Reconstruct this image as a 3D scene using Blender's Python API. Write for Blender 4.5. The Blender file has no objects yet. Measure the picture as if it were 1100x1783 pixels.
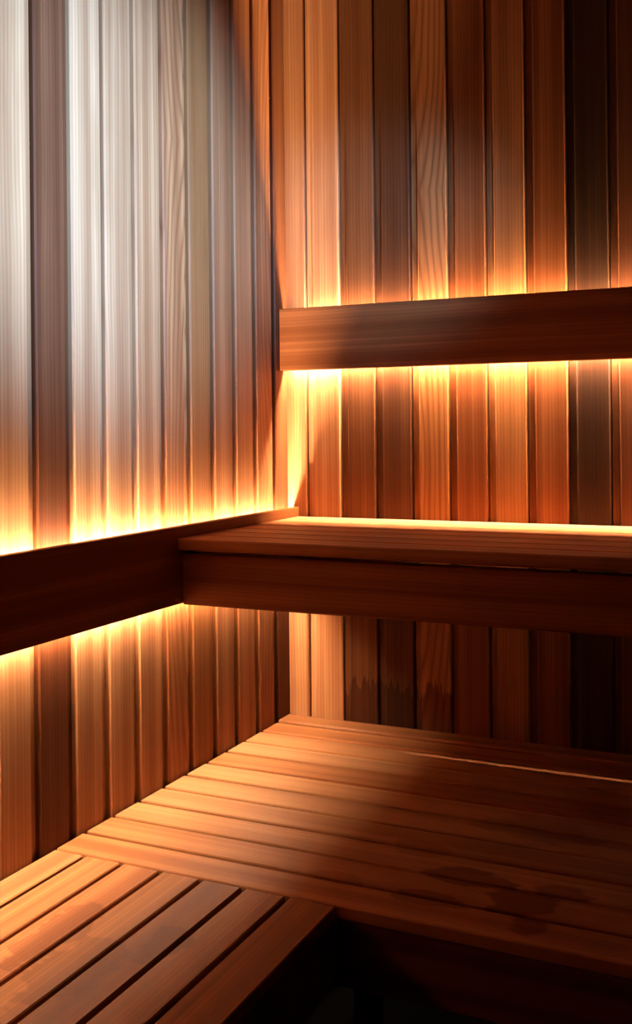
import bpy, math, random
from mathutils import Matrix, Vector

scene = bpy.context.scene
C = scene.collection
random.seed(7)
H = 0.45                                   # height of the lower bench top above the floor

# ------------------------------------------------------------------ camera
F_PX, PX, PY = 1740.8, 629.0, 740.1        # focal length and optical centre, pixels of the 1100 x 1783 frame
YAW, PITCH, ROLL = 0.4145, 0.0024, -0.0097
fwd = Vector((-math.sin(YAW)*math.cos(PITCH), math.cos(YAW)*math.cos(PITCH), math.sin(PITCH)))
right = Vector((math.cos(YAW), math.sin(YAW), 0)); up = right.cross(fwd)
r2 = right*math.cos(ROLL) + up*math.sin(ROLL); u2 = up*math.cos(ROLL) - right*math.sin(ROLL)
cd = bpy.data.cameras.new('camera'); cam = bpy.data.objects.new('camera', cd); C.objects.link(cam)
cam.matrix_world = Matrix(((r2.x, u2.x, -fwd.x, 1.1158), (r2.y, u2.y, -fwd.y, -2.1001),
                           (r2.z, u2.z, -fwd.z, 0.6786 + H), (0, 0, 0, 1)))
cd.sensor_fit = 'VERTICAL'; cd.sensor_height = 36.0; cd.lens = F_PX/1783*36
cd.shift_x = (550 - PX)/1783; cd.shift_y = (PY - 891.5)/1783
cd.clip_start = 0.02
scene.camera = cam

# ------------------------------------------------------------------ world, added cool spots, exposure
w = bpy.data.worlds.new('world'); scene.world = w; w.use_nodes = True
w.node_tree.nodes['Background'].inputs[0].default_value = (0.45, 0.65, 1.0, 1)
w.node_tree.nodes['Background'].inputs[1].default_value = 0.05

RX = 1.5                                                             # right wall
SPOT_LOC = (1.40, -1.25, H + 1.25)                                   # place of the added cool lamp, out of view by the right wall
def spot(name, loc, target, power, col, size, blend, radius):
    l = bpy.data.lights.new(name, 'SPOT'); l.energy = power; l.color = col
    l.spot_size = math.radians(size); l.spot_blend = blend; l.shadow_soft_size = radius
    o = bpy.data.objects.new(name, l); C.objects.link(o); o.location = loc
    o.rotation_euler = (Vector(target) - Vector(loc)).to_track_quat('-Z', 'Y').to_euler()
    return o
AIM = (0, -0.67, H + 1.13)
SPOT = spot('added_cool_beam', SPOT_LOC, AIM, 900, (0.22, 0.48, 1.0), 42, 1.0, 0.06)  # added light that makes the cool patch on the left wall
SPILL = spot('added_cool_spill', SPOT_LOC, (0.20, 0, H + 1.10), 340, (0.22, 0.48, 1.0), 22, 1.0, 0.06)  # second added light, gives the back boards a dim cool tint

vs = scene.view_settings
vs.view_transform = 'Standard'; vs.look = 'None'; vs.gamma = 1.0; vs.use_curve_mapping = False
vs.exposure = 0.0
LED_POWER = 930.0
LED_COLOR = (1.0, 0.755, 0.49)

# ------------------------------------------------------------------ materials
SPEC = 0.09
def wood(name, rough=0.45, stain=None, grain=1.0):
    m = bpy.data.materials.new(name); m.use_nodes = True
    nt = m.node_tree; N = nt.nodes; L = nt.links; N.clear()
    def node(t, **kw):
        n = N.new(t)
        for k, v in kw.items(): setattr(n, k, v)
        return n
    def put(sock, v):
        if hasattr(v, 'is_linked') or hasattr(v, 'links'): L.new(v, sock)
        else: sock.default_value = v
    def ma(op, a, b=0.0, c=None, clamp=False):
        n = node('ShaderNodeMath', operation=op, use_clamp=clamp)
        put(n.inputs[0], a); put(n.inputs[1], b)
        if c is not None: put(n.inputs[2], c)
        return n.outputs[0]
    def vm(op, a, b):
        n = node('ShaderNodeVectorMath', operation=op); put(n.inputs[0], a); put(n.inputs[1], b)
        return n.outputs[0]
    def mix(f, a, b, bt='MIX'):
        n = node('ShaderNodeMix', data_type='RGBA', blend_type=bt)
        put(n.inputs[0], f); put(n.inputs[6], a); put(n.inputs[7], b); return n.outputs[2]
    def noise(v, sc=1.0, det=3.0, ro=0.55):
        n = node('ShaderNodeTexNoise'); put(n.inputs['Vector'], v)
        n.inputs['Scale'].default_value = sc; n.inputs['Detail'].default_value = det
        n.inputs['Roughness'].default_value = ro
        return n.outputs['Fac']
    def ramp(v, lo, hi):
        n = node('ShaderNodeMapRange'); put(n.inputs[0], v); n.inputs[1].default_value = lo
        n.inputs[2].default_value = hi; n.interpolation_type = 'SMOOTHSTEP'; return n.outputs[0]
    tc = node('ShaderNodeTexCoord').outputs['Object']
    oi = node('ShaderNodeObjectInfo')
    rnd, col, flat = oi.outputs['Random'], oi.outputs['Color'], oi.outputs['Alpha']
    rv = node('ShaderNodeCombineXYZ')
    put(rv.inputs[0], ma('MULTIPLY', rnd, 37.0)); put(rv.inputs[1], ma('MULTIPLY', rnd, 91.0)); put(rv.inputs[2], ma('MULTIPLY', rnd, 53.0))
    off = rv.outputs[0]
    sx = node('ShaderNodeSeparateXYZ'); put(sx.inputs[0], tc); x, y, z = sx.outputs
    # growth rings of a log that lies along the plank: straight grain, or flat-sawn arches where alpha = 1
    wob = ma('SUBTRACT', noise(vm('ADD', vm('MULTIPLY', tc, (1.1, 5.0, 5.0)), off), 1.6, 2.0), 0.5)
    side = ma('MULTIPLY', ma('SUBTRACT', 1.0, flat), 0.35)
    yc = ma('ADD', ma('ADD', y, side), ma('MULTIPLY', wob, 0.02))
    tri = ma('PINGPONG', ma('ADD', x, ma('MULTIPLY', rnd, 3.0)), 0.62)
    zc = ma('MULTIPLY', flat, ma('ADD', ma('MULTIPLY', tri, 0.10), ma('ADD', ma('MULTIPLY', wob, 0.03), 0.004)))
    r = ma('SQRT', ma('ADD', ma('MULTIPLY', yc, yc), ma('MULTIPLY', zc, zc)))
    fr = ma('MULTIPLY', ma('ADD', r, ma('MULTIPLY', rnd, 0.3)), ma('SUBTRACT', 260.0, ma('MULTIPLY', flat, 90.0)))
    ring = ma('POWER', ma('PINGPONG', fr, 1.0), 2.2)
    fib = noise(vm('ADD', vm('MULTIPLY', tc, (2.5, 420.0, 420.0)), off), 1.0, 2.0)
    streak = noise(vm('ADD', vm('MULTIPLY', tc, (0.35, 34.0, 34.0)), off), 1.0, 3.0, 0.6)
    cloud = noise(vm('ADD', vm('MULTIPLY', tc, (2.2, 9.0, 9.0)), off), 1.0, 3.0)
    dark = mix(1.0, col, (0.46, 0.34, 0.28, 1), 'MULTIPLY')
    light = mix(1.0, col, (1.16, 1.18, 1.2, 1), 'MULTIPLY')
    base = mix(ramp(streak, 0.34, 0.66), dark, light)
    base = mix(0.62, col, base)
    base = mix(ma('MULTIPLY', ramp(cloud, 0.42, 0.75), 0.35), base, dark)
    base = mix(ma('MULTIPLY', ma('MULTIPLY', ring, ma('ADD', 0.42, ma('MULTIPLY', flat, 0.36))), grain), base, dark)
    base = mix(ma('MULTIPLY', ramp(fib, 0.5, 0.8), 0.25*grain), base, dark)
    if stain:
        geo = node('ShaderNodeNewGeometry').outputs['Position']
        mask = stain(ma, vm, noise, ramp, node, put, geo)
        base = mix(mask, base, mix(1.0, base, (0.42, 0.30, 0.25, 1), 'MULTIPLY'))
    b = node('ShaderNodeBsdfPrincipled'); out = node('ShaderNodeOutputMaterial')
    put(b.inputs['Base Color'], base)
    put(b.inputs['Roughness'], ma('ADD', rough - 0.06, ma('MULTIPLY', streak, 0.16)))
    b.inputs['Specular IOR Level'].default_value = SPEC
    bp = node('ShaderNodeBump'); bp.inputs['Strength'].default_value = 0.18; bp.inputs['Distance'].default_value = 0.0006
    put(bp.inputs['Height'], ma('ADD', ma('MULTIPLY', ring, -0.6), ma('MULTIPLY', fib, -0.8)))
    put(b.inputs['Normal'], bp.outputs[0]); L.new(b.outputs[0], out.inputs[0])
    return m

def blob_stain(spots):
    """water marks soaked into the slats: (x, y, radius x, radius y) on the bench"""
    def f(ma, vm, noise, ramp, node, put, geo):
        warp = noise(vm('MULTIPLY', geo, (9.0, 22.0, 9.0)), 1.0, 4.0, 0.6)
        s = node('ShaderNodeSeparateXYZ'); put(s.inputs[0], geo)
        tot = 0.0
        for (cx, cy, rx, ry, k) in spots:
            dx = ma('DIVIDE', ma('SUBTRACT', s.outputs[0], cx), rx); dy = ma('DIVIDE', ma('SUBTRACT', s.outputs[1], cy), ry)
            d = ma('ADD', ma('SQRT', ma('ADD', ma('MULTIPLY', dx, dx), ma('MULTIPLY', dy, dy))), ma('MULTIPLY', ma('SUBTRACT', warp, 0.5), 2.4))
            tot = ma('MAXIMUM', tot, ma('MULTIPLY', ma('SUBTRACT', 1.0, ramp(d, 0.85, 1.05)), k))
        return tot
    return f
def damp_foot(ma, vm, noise, ramp, node, put, geo):
    """moisture that has climbed the end grain just above the bench"""
    s = node('ShaderNodeSeparateXYZ'); put(s.inputs[0], geo)
    n = noise(vm('MULTIPLY', geo, (85.0, 85.0, 4.0)), 1.0, 2.0)
    lo = noise(vm('MULTIPLY', geo, (9.0, 9.0, 1.0)), 1.0, 1.0)
    edge = ma('ADD', ma('ADD', H - 0.02, ma('MULTIPLY', n, 0.13)), ma('MULTIPLY', lo, 0.07))
    return ma('MULTIPLY', ma('SUBTRACT', 1.0, ramp(ma('SUBTRACT', s.outputs[2], edge), -0.004, 0.008)), 0.85)

W_WALL = wood('cedar_panelling', 0.46)
W_DAMP = wood('cedar_panelling_damp_foot', 0.46, damp_foot)
W_BENCH = wood('cedar_bench', 0.42, grain=0.7, stain=blob_stain([
    (0.66, -0.66, 0.07, 0.030, 0.75), (0.74, -0.70, 0.075, 0.04, 0.8), (0.80, -0.655, 0.05, 0.025, 0.6),
    (0.62, -0.745, 0.05, 0.02, 0.6), (0.77, -0.765, 0.03, 0.025, 0.7), (0.55, -0.59, 0.05, 0.03, 0.3),
    (0.19, -1.03, 0.035, 0.09, 0.45), (0.27, -1.10, 0.05, 0.10, 0.4), (0.34, -1.0, 0.03, 0.06, 0.5),
    (0.70, -0.45, 0.10, 0.05, 0.35), (0.46, -0.73, 0.05, 0.02, 0.3)]))
W_TRIM = wood('cedar_board', 0.42, grain=0.6)

def plain(name, col, rough=0.6):
    m = bpy.data.materials.new(name); m.use_nodes = True
    b = m.node_tree.nodes['Principled BSDF']; b.inputs['Base Color'].default_value = (*col, 1); b.inputs['Roughness'].default_value = rough
    n = m.node_tree.nodes.new('ShaderNodeTexNoise'); n.inputs['Scale'].default_value = 40
    bp = m.node_tree.nodes.new('ShaderNodeBump'); bp.inputs['Strength'].default_value = 0.1
    m.node_tree.links.new(n.outputs[0], bp.inputs['Height']); m.node_tree.links.new(bp.outputs[0], b.inputs['Normal'])
    return m
M_FLOOR = plain('dark_floor', (0.012, 0.010, 0.009), 0.5)
M_BACK = plain('dark_backing', (0.035, 0.016, 0.009), 0.8)
M_BLACK = plain('black_metal', (0.02, 0.02, 0.022), 0.4)
M_METAL = plain('steel', (0.6, 0.58, 0.55), 0.3); M_METAL.node_tree.nodes['Principled BSDF'].inputs['Metallic'].default_value = 1
def led_material(k):
    m = bpy.data.materials.new('led_light'); m.use_nodes = True
    b = m.node_tree.nodes['Principled BSDF']
    b.inputs['Base Color'].default_value = (0.8, 0.7, 0.5, 1)
    b.inputs['Emission Color'].default_value = (*LED_COLOR, 1); b.inputs['Emission Strength'].default_value = LED_POWER*k
    return m

# ------------------------------------------------------------------ mesh helpers
def mesh_from(name, verts, faces):
    me = bpy.data.meshes.new(name); me.from_pydata(verts, [], faces); me.validate(); me.update(); return me
def extrude(name, prof, length):
    """profile of (width, out) points, extruded along local X from 0 to length"""
    n = len(prof)
    v = [(0, a, b) for a, b in prof] + [(length, a, b) for a, b in prof]
    f = [(i, (i+1) % n, n + (i+1) % n, n + i) for i in range(n)] + [tuple(reversed(range(n))), tuple(range(n, 2*n))]
    return mesh_from(name, v, f)
def boxes(name, bs):
    v, f = [], []
    for x0, x1, y0, y1, z0, z1 in bs:
        k = len(v)
        v += [(x0,y0,z0),(x1,y0,z0),(x1,y1,z0),(x0,y1,z0),(x0,y0,z1),(x1,y0,z1),(x1,y1,z1),(x0,y1,z1)]
        f += [tuple(k+i for i in q) for q in ((3,2,1,0),(4,5,6,7),(0,1,5,4),(1,2,6,5),(2,3,7,6),(3,0,4,7))]
    return mesh_from(name, v, f)
def bar_prof(wd, th, bv):
    """rounded plank section: width along Y from 0 to wd, thickness along Z from -th to 0"""
    return [(bv,0),(wd-bv,0),(wd,-bv),(wd,-th+bv),(wd-bv,-th),(bv,-th),(0,-th+bv),(0,-bv)][::-1]
def obj(name, me, mat, parent=None, mw=None, color=None):
    if mat and not me.materials: me.materials.append(mat)
    o = bpy.data.objects.new(name, me); C.objects.link(o)
    if parent: o.parent = parent
    if mw is not None: o.matrix_local = mw
    if color: o.color = color
    return o
def thing(name, label, cat, loc=(0,0,0), group=None):
    o = bpy.data.objects.new(name, None); C.objects.link(o); o.location = loc; o.empty_display_size = 0.05
    o['label'] = label; o['category'] = cat
    if group: o['group'] = group
    return o
def axes(ex, ey, ez, o):
    return Matrix(((ex[0],ey[0],ez[0],o[0]),(ex[1],ey[1],ez[1],o[1]),(ex[2],ey[2],ez[2],o[2]),(0,0,0,1)))
def tint(c, j=0.07):
    k = 1 + random.uniform(-j, j); g = 1 + random.uniform(-j, j)*0.6
    return (c[0]*k, c[1]*k*g, c[2]*k*g*g)

# cedar tones, straight grain
PALE = (0.43, 0.196, 0.084); HONEY = (0.36, 0.138, 0.051); MID = (0.265, 0.094, 0.028); RED = (0.20, 0.062, 0.018)
BROWN = (0.108, 0.036, 0.0125); DARK = (0.036, 0.0135, 0.005)

CEIL = 2.36; FRONT = -2.5
def struct(name, me, mat, color=None, label=None):
    o = obj(name, me, mat, color=color); o['kind'] = 'structure'
    if label: o['label'] = label
    return o

# ------------------------------------------------------------------ room shell
struct('floor', boxes('floor', [(-0.1, RX+0.1, FRONT-0.1, 0.1, -0.05, 0)]), M_FLOOR)
struct('ceiling', boxes('ceiling', [(-0.1, RX+0.1, FRONT-0.1, 0.1, CEIL, CEIL+0.05)]), W_TRIM, (*BROWN, 0))
struct('wall_front', boxes('wall_front', [(-0.1, RX+0.1, FRONT-0.1, FRONT, 0, CEIL)]), W_TRIM, (*BROWN, 0))
struct('wall_right', boxes('wall_right', [(RX, RX+0.1, FRONT-0.1, 0.1, 0, CEIL)]), W_TRIM, (*BROWN, 0))

PITCH_B, GROOVE = 0.088, 0.0175
def board_prof(wd, groove=True):
    th = 0.020
    a = [(0.0004,-th),(0.0004,-0.009),(GROOVE-0.003,-0.009),(GROOVE-0.001,-0.0028),(GROOVE+0.0018,0)] if groove else [(0,-th),(0,0)]
    return a + [(wd-0.0042,0),(wd-0.0014,-0.0028),(wd-0.0014,-th)]
BOARD_CACHE = {}
def panel_wall(wall, first, n, frame, tones):
    """vertical tongue-and-groove boards; frame(t) gives the board's matrix with the board starting t metres from the corner"""
    for k in range(-1, n):
        tone, flat, mat = tones.get(k, (None, 0, W_WALL))
        if tone is None:
            tone = random.choice((PALE, HONEY, HONEY, MID, MID, RED, BROWN)); flat = random.choice((0, 0, 0, 1))
        if k < 0:
            me = extrude('wall_board_ripped', board_prof(first - GROOVE, False)[::-1], CEIL); t = 0.0
        else:
            key = mat.name
            if key not in BOARD_CACHE:
                BOARD_CACHE[key] = extrude('wall_board', board_prof(PITCH_B)[::-1], CEIL)
            me = BOARD_CACHE[key]; t = first - GROOVE + k*PITCH_B
        o = obj('wall_board', me, mat, wall, frame(t), (*tint(tone), flat))
        yield k, o

wall_back = struct('wall_back', boxes('wall_back', [(-0.1, RX+0.1, 0.0205, 0.1, 0, CEIL)]), M_BACK)
wall_left = struct('wall_left', boxes('wall_left', [(-0.1, -0.0205, FRONT, 0.0205, 0, CEIL)]), M_BACK)
BW = W_WALL
back_tones = {-1: (PALE, 0, BW), 0: (PALE, 0, BW), 1: ((0.125,0.044,0.015), 0, W_DAMP), 2: ((0.088,0.030,0.0105), 0, W_DAMP), 3: (MID, 1, W_DAMP),
              4: (RED, 0, BW), 5: (MID, 0, BW), 6: (RED, 0, BW), 7: (DARK, 0, BW), 8: (BROWN, 0, BW), 9: (MID, 0, BW)}
# back wall: board length up (+Z), width +X, face towards -Y
for k, o in panel_wall(wall_back, 0.0696, 16, lambda t: axes((0,0,1),(1,0,0),(0,-1,0),(t,0,0)), back_tones): pass
left_tones = {-1: (BROWN, 0, BW), 0: (HONEY, 1, BW), 1: (HONEY, 0, BW), 2: (HONEY, 0, BW), 3: (MID, 0, BW), 4: (HONEY, 1, BW), 5: (PALE, 0, BW),
              6: (PALE, 0, BW), 7: (PALE, 0, BW), 8: ((0.135, 0.041, 0.0145), 0, BW), 9: (PALE, 0, BW), 10: (HONEY, 0, BW)}
# left wall: board length up, width towards the camera (-Y), face towards +X
for k, o in panel_wall(wall_left, 0.0752, 27, lambda t: axes((0,0,1),(0,-1,0),(1,0,0),(0,-t,0)), left_tones):
    if k == 0: first_board = o
nail = extrude('nail_head', [(0.0012*math.cos(a*math.pi/4), 0.0012*math.sin(a*math.pi/4)) for a in range(8)], 0.001)
obj('nail_head', nail, M_METAL, first_board, axes((0,0,1),(0,1,0),(-1,0,0),(H+1.44,0.0163,0.0)))

# ------------------------------------------------------------------ benches
S = 0.0754; GAP = 0.0075
def slat(parent, length, wd, th, mw, tone, name='slat', mat=None, bv=0.0025, flat=0):
    key = (name, round(length,4), round(wd,4), th, bv)
    if key not in SLATS: SLATS[key] = extrude(name, bar_prof(wd, th, bv), length)
    return obj(name, SLATS[key], mat or W_BENCH, parent, mw, (*tint(tone), flat))
SLATS = {}
XR = RX - 0.004
ALONG_X = lambda x, y, z: axes((1,0,0),(0,1,0),(0,0,1),(x,y,z))          # width grows towards +Y
ALONG_Y = lambda x, y, z: axes((0,-1,0),(1,0,0),(0,0,1),(x,y,z))         # length towards the camera, width towards +X
FACE_Y = lambda x, y, z: axes((1,0,0),(0,0,1),(0,-1,0),(x,y,z))          # board on edge, face towards the camera, width up
FACE_X = lambda x, y, z: axes((0,-1,0),(0,0,1),(1,0,0),(x,y,z))          # board on edge, face towards +X: length towards the camera

# upper bench
ub = thing('upper_bench', 'raised slatted cedar bench against the back wall, with a plain front board', 'bench', (0.03, 0, 0))
zu = H + 0.4708; d = 0.0298; yf = 0.5052
rel = Vector((0.03, 0, 0))
def L(x, y, z, o): return (x - o[0], y - o[1], z - o[2])
n_u = 7; GU = 0.004; pu = (yf - 0.004 + GU)/n_u
for i in range(n_u):
    y1 = -0.004 - i*pu
    slat(ub, XR - d - 0.001, pu - GU, 0.022, ALONG_X(*L(d+0.001, y1 - (pu-GU), zu, rel)), (PALE, PALE, HONEY, PALE, PALE, HONEY, HONEY)[i])
slat(ub, XR - d - 0.006, 0.098, 0.02, FACE_Y(*L(d+0.006, -0.4947, H+0.3445, rel)), RED, 'front_board', W_TRIM)
for xx in (0.30, 0.90, 1.40):
    slat(ub, 0.455, 0.07, 0.035, axes((0,-1,0),(0,0,1),(1,0,0),L(xx, -0.012, zu-0.022-0.0705, rel)), RED, 'cross_brace', W_TRIM)
slat(ub, XR - d - 0.006, 0.07, 0.02, FACE_Y(*L(d+0.006, -0.022, zu-0.0925, rel)), RED, 'wall_cleat', W_TRIM)
slat(ub, 0.44, 0.06, 0.02, axes((0,-1,0),(0,0,1),(1,0,0),L(d+0.022, -0.03, zu-0.0825, rel)), RED, 'wall_cleat', W_TRIM)

# lower bench along the back wall
GB = 0.0092                                # gap between the slats of the wide lower bench
r0 = 0.0652; yb = r0 + 10*S
lb = thing('lower_bench', 'wide lower slatted cedar bench along the back wall under the raised bench', 'bench', (0.0, 0, 0))
tones = (HONEY, HONEY, PALE, PALE, HONEY, PALE, PALE, PALE, PALE, HONEY, HONEY)
for i in range(11):
    ya = 0.003 if i == 0 else r0 + (i-1)*S
    yz = r0 + i*S
    wd = yz - ya - (0.004 if i == 0 else GB)
    slat(lb, XR - 0.003, wd, 0.019, ALONG_X(0.003, -yz + (0.002 if i == 0 else GB*0.5), H + (0.004 if i == 0 else 0.0)), tones[i], bv=0.004 if i < 1 else 0.0016)
slat(lb, XR - 0.505, 0.096, 0.02, FACE_Y(0.505, -yb + 0.007, H - 0.019 - 0.002 - 0.096), BROWN, 'front_board', W_TRIM)
for xx in (0.535, 1.45):
    slat(lb, H - 0.0215, 0.034, 0.034, axes((0,0,1),(1,0,0),(0,-1,0),(xx-0.017, -yb+0.028, 0)), BROWN, 'leg', W_TRIM)
for xx in (0.12, 0.80, 1.40):
    slat(lb, yb - 0.06, 0.07, 0.035, axes((0,-1,0),(0,0,1),(1,0,0),(xx, -0.02, H-0.0205-0.07)), BROWN, 'cross_brace', W_TRIM)
for xx in (0.12, 0.80, 1.40):
    slat(lb, H - 0.092, 0.035, 0.035, axes((0,0,1),(1,0,0),(0,-1,0),(xx-0.035, -0.045, 0)), BROWN, 'leg', W_TRIM)

# lower bench along the left wall
sb = thing('side_bench', 'lower slatted cedar bench along the left wall, its slats running towards the viewer', 'bench', (0.0, -yb, 0))
w1, s2 = 0.0666, 0.073
ys = -yb - 0.001; Ls = abs(FRONT) - yb - 0.006
tones = (PALE, HONEY, HONEY, MID, RED, MID, MID)
for i in range(7):
    x0 = 0.003 if i == 0 else w1 + (i-1)*s2
    x1 = w1 + i*s2
    slat(sb, Ls, x1 - x0 - GAP*(1.0 if i < 6 else 0), 0.019, ALONG_Y(x0, ys + yb, H), tones[i], bv=0.0018)
slat(sb, Ls - 0.02, 0.093, 0.02, FACE_X(w1 + 6*s2, ys + yb - 0.001, H - 0.0195 - 0.093), BROWN, 'front_board', W_TRIM)
for yy in (-0.06, -0.8, -1.5):
    slat(sb, 0.44, 0.07, 0.035, FACE_Y(0.02, yy, H - 0.0205 - 0.07), BROWN, 'cross_brace', W_TRIM)
    for xx in (0.03, 0.42):
        slat(sb, H - 0.0915, 0.035, 0.035, axes((0,0,1),(1,0,0),(0,-1,0),(xx, yy, 0)), BROWN, 'leg', W_TRIM)

# ------------------------------------------------------------------ boards that hide the light strips
def led(parent, me_len, mw, k, wd=0.006, name='led_strip'):
    return obj(name, extrude(name, bar_prof(wd, 0.002, 0.0005), me_len), led_material(k), parent, mw)
REC, REC_B = 0.030, 0.011                                # how far the strips sit behind the board's edges
# left wall: face at x = d
z0, z1 = H + 0.3459, H + 0.4929
lv = thing('light_valance', 'horizontal cedar board along the left wall with a glowing light strip behind it', 'light board', (0, 0, z0))
slat(lv, abs(FRONT) - 0.01, z1 - z0, 0.016, FACE_X(d, -0.003, 0), RED, 'front_board', W_TRIM, bv=0.0012)
Lx = abs(FRONT) - 0.03
# batten in the gap that carries both strips
obj('batten', boxes('batten', [(0.0004, d-0.0164, -(Lx+0.01), -0.01, REC_B+0.003, z1-z0-REC-0.003)]), W_TRIM, lv, color=(*RED, 0))
led(lv, Lx-0.02, axes((0,-1,0),(1,0,0),(0,0,1),(0.0008, -0.015, z1-z0-REC)), 0.98, 0.0104)
led(lv, Lx-0.02, axes((0,-1,0),(-1,0,0),(0,0,-1),(0.0112, -0.015, REC_B)), 0.37, 0.0104)
# back wall: face at y = -0.038; the strips sit deeper
REC, REC_T = 0.026, 0.040
z0, z1 = H + 0.8132, H + 0.9571; e = 0.038
bvl = thing('light_valance', 'horizontal cedar board along the back wall above the raised bench, glowing above and below', 'light board', (0, 0, z0))
slat(bvl, XR - 0.002, z1 - z0, 0.023, FACE_Y(0.002, -e, 0), RED, 'front_board', W_TRIM, bv=0.0012)
obj('batten', boxes('batten', [(0.04, XR-0.01, -e+0.0234, -0.0004, REC+0.003, z1-z0-REC_T-0.003)]), W_TRIM, bvl, color=(*RED, 0))
led(bvl, XR - 0.075, axes((1,0,0),(0,1,0),(0,0,1),(0.06, -0.0118, z1-z0-REC_T)), 1.1, 0.011)
led(bvl, XR - 0.03, axes((1,0,0),(0,-1,0),(0,0,-1),(0.012, -0.0008, REC)), 1.65, 0.0105)

# ------------------------------------------------------------------ invented fixture for the added cool lamp, out of view
aim = (Vector(AIM) - Vector(SPOT_LOC)).normalized()
sl = thing('added_spotlight', 'small black lamp, unseen on the right wall, added to cast cool light on the left wall', 'added_spotlight', (RX, SPOT_LOC[1], SPOT_LOC[2]))
def lathe(name, prof, n=20):
    """prof: (distance along local X, radius)"""
    v, f = [], []
    for a, r in prof:
        v += [(a, r*math.cos(2*math.pi*i/n), r*math.sin(2*math.pi*i/n)) for i in range(n)]
    for j in range(len(prof)-1):
        f += [(j*n+i, (j+1)*n+i, (j+1)*n+(i+1) % n, j*n+(i+1) % n) for i in range(n)]
    f += [tuple(range(n))[::-1] if False else tuple(range(n)), tuple(reversed(range((len(prof)-1)*n, len(prof)*n)))]
    return mesh_from(name, v, f)
ey = Vector((0,0,1)).cross(aim).normalized(); ez = aim.cross(ey)
so = Vector(SPOT_LOC) - sl.location
can = obj('added_lamp_can', lathe('added_lamp_can', [(-0.10,0.030),(-0.095,0.036),(-0.035,0.038),(-0.034,0.034),(-0.07,0.030)]), M_BLACK, sl, axes(aim, ey, ez, so))
obj('added_lamp_plate', lathe('added_lamp_plate', [(0.0005,0.035),(0.010,0.035),(0.013,0.030)]), M_BLACK, sl, axes((-1,0,0),(0,1,0),(0,0,-1),(0,0,0)))
obj('added_lamp_arm', lathe('added_lamp_arm', [(0.012,0.007),(0.045,0.007)], 10), M_BLACK, sl, axes((-1,0,0),(0,1,0),(0,0,-1),(0,0,0)))
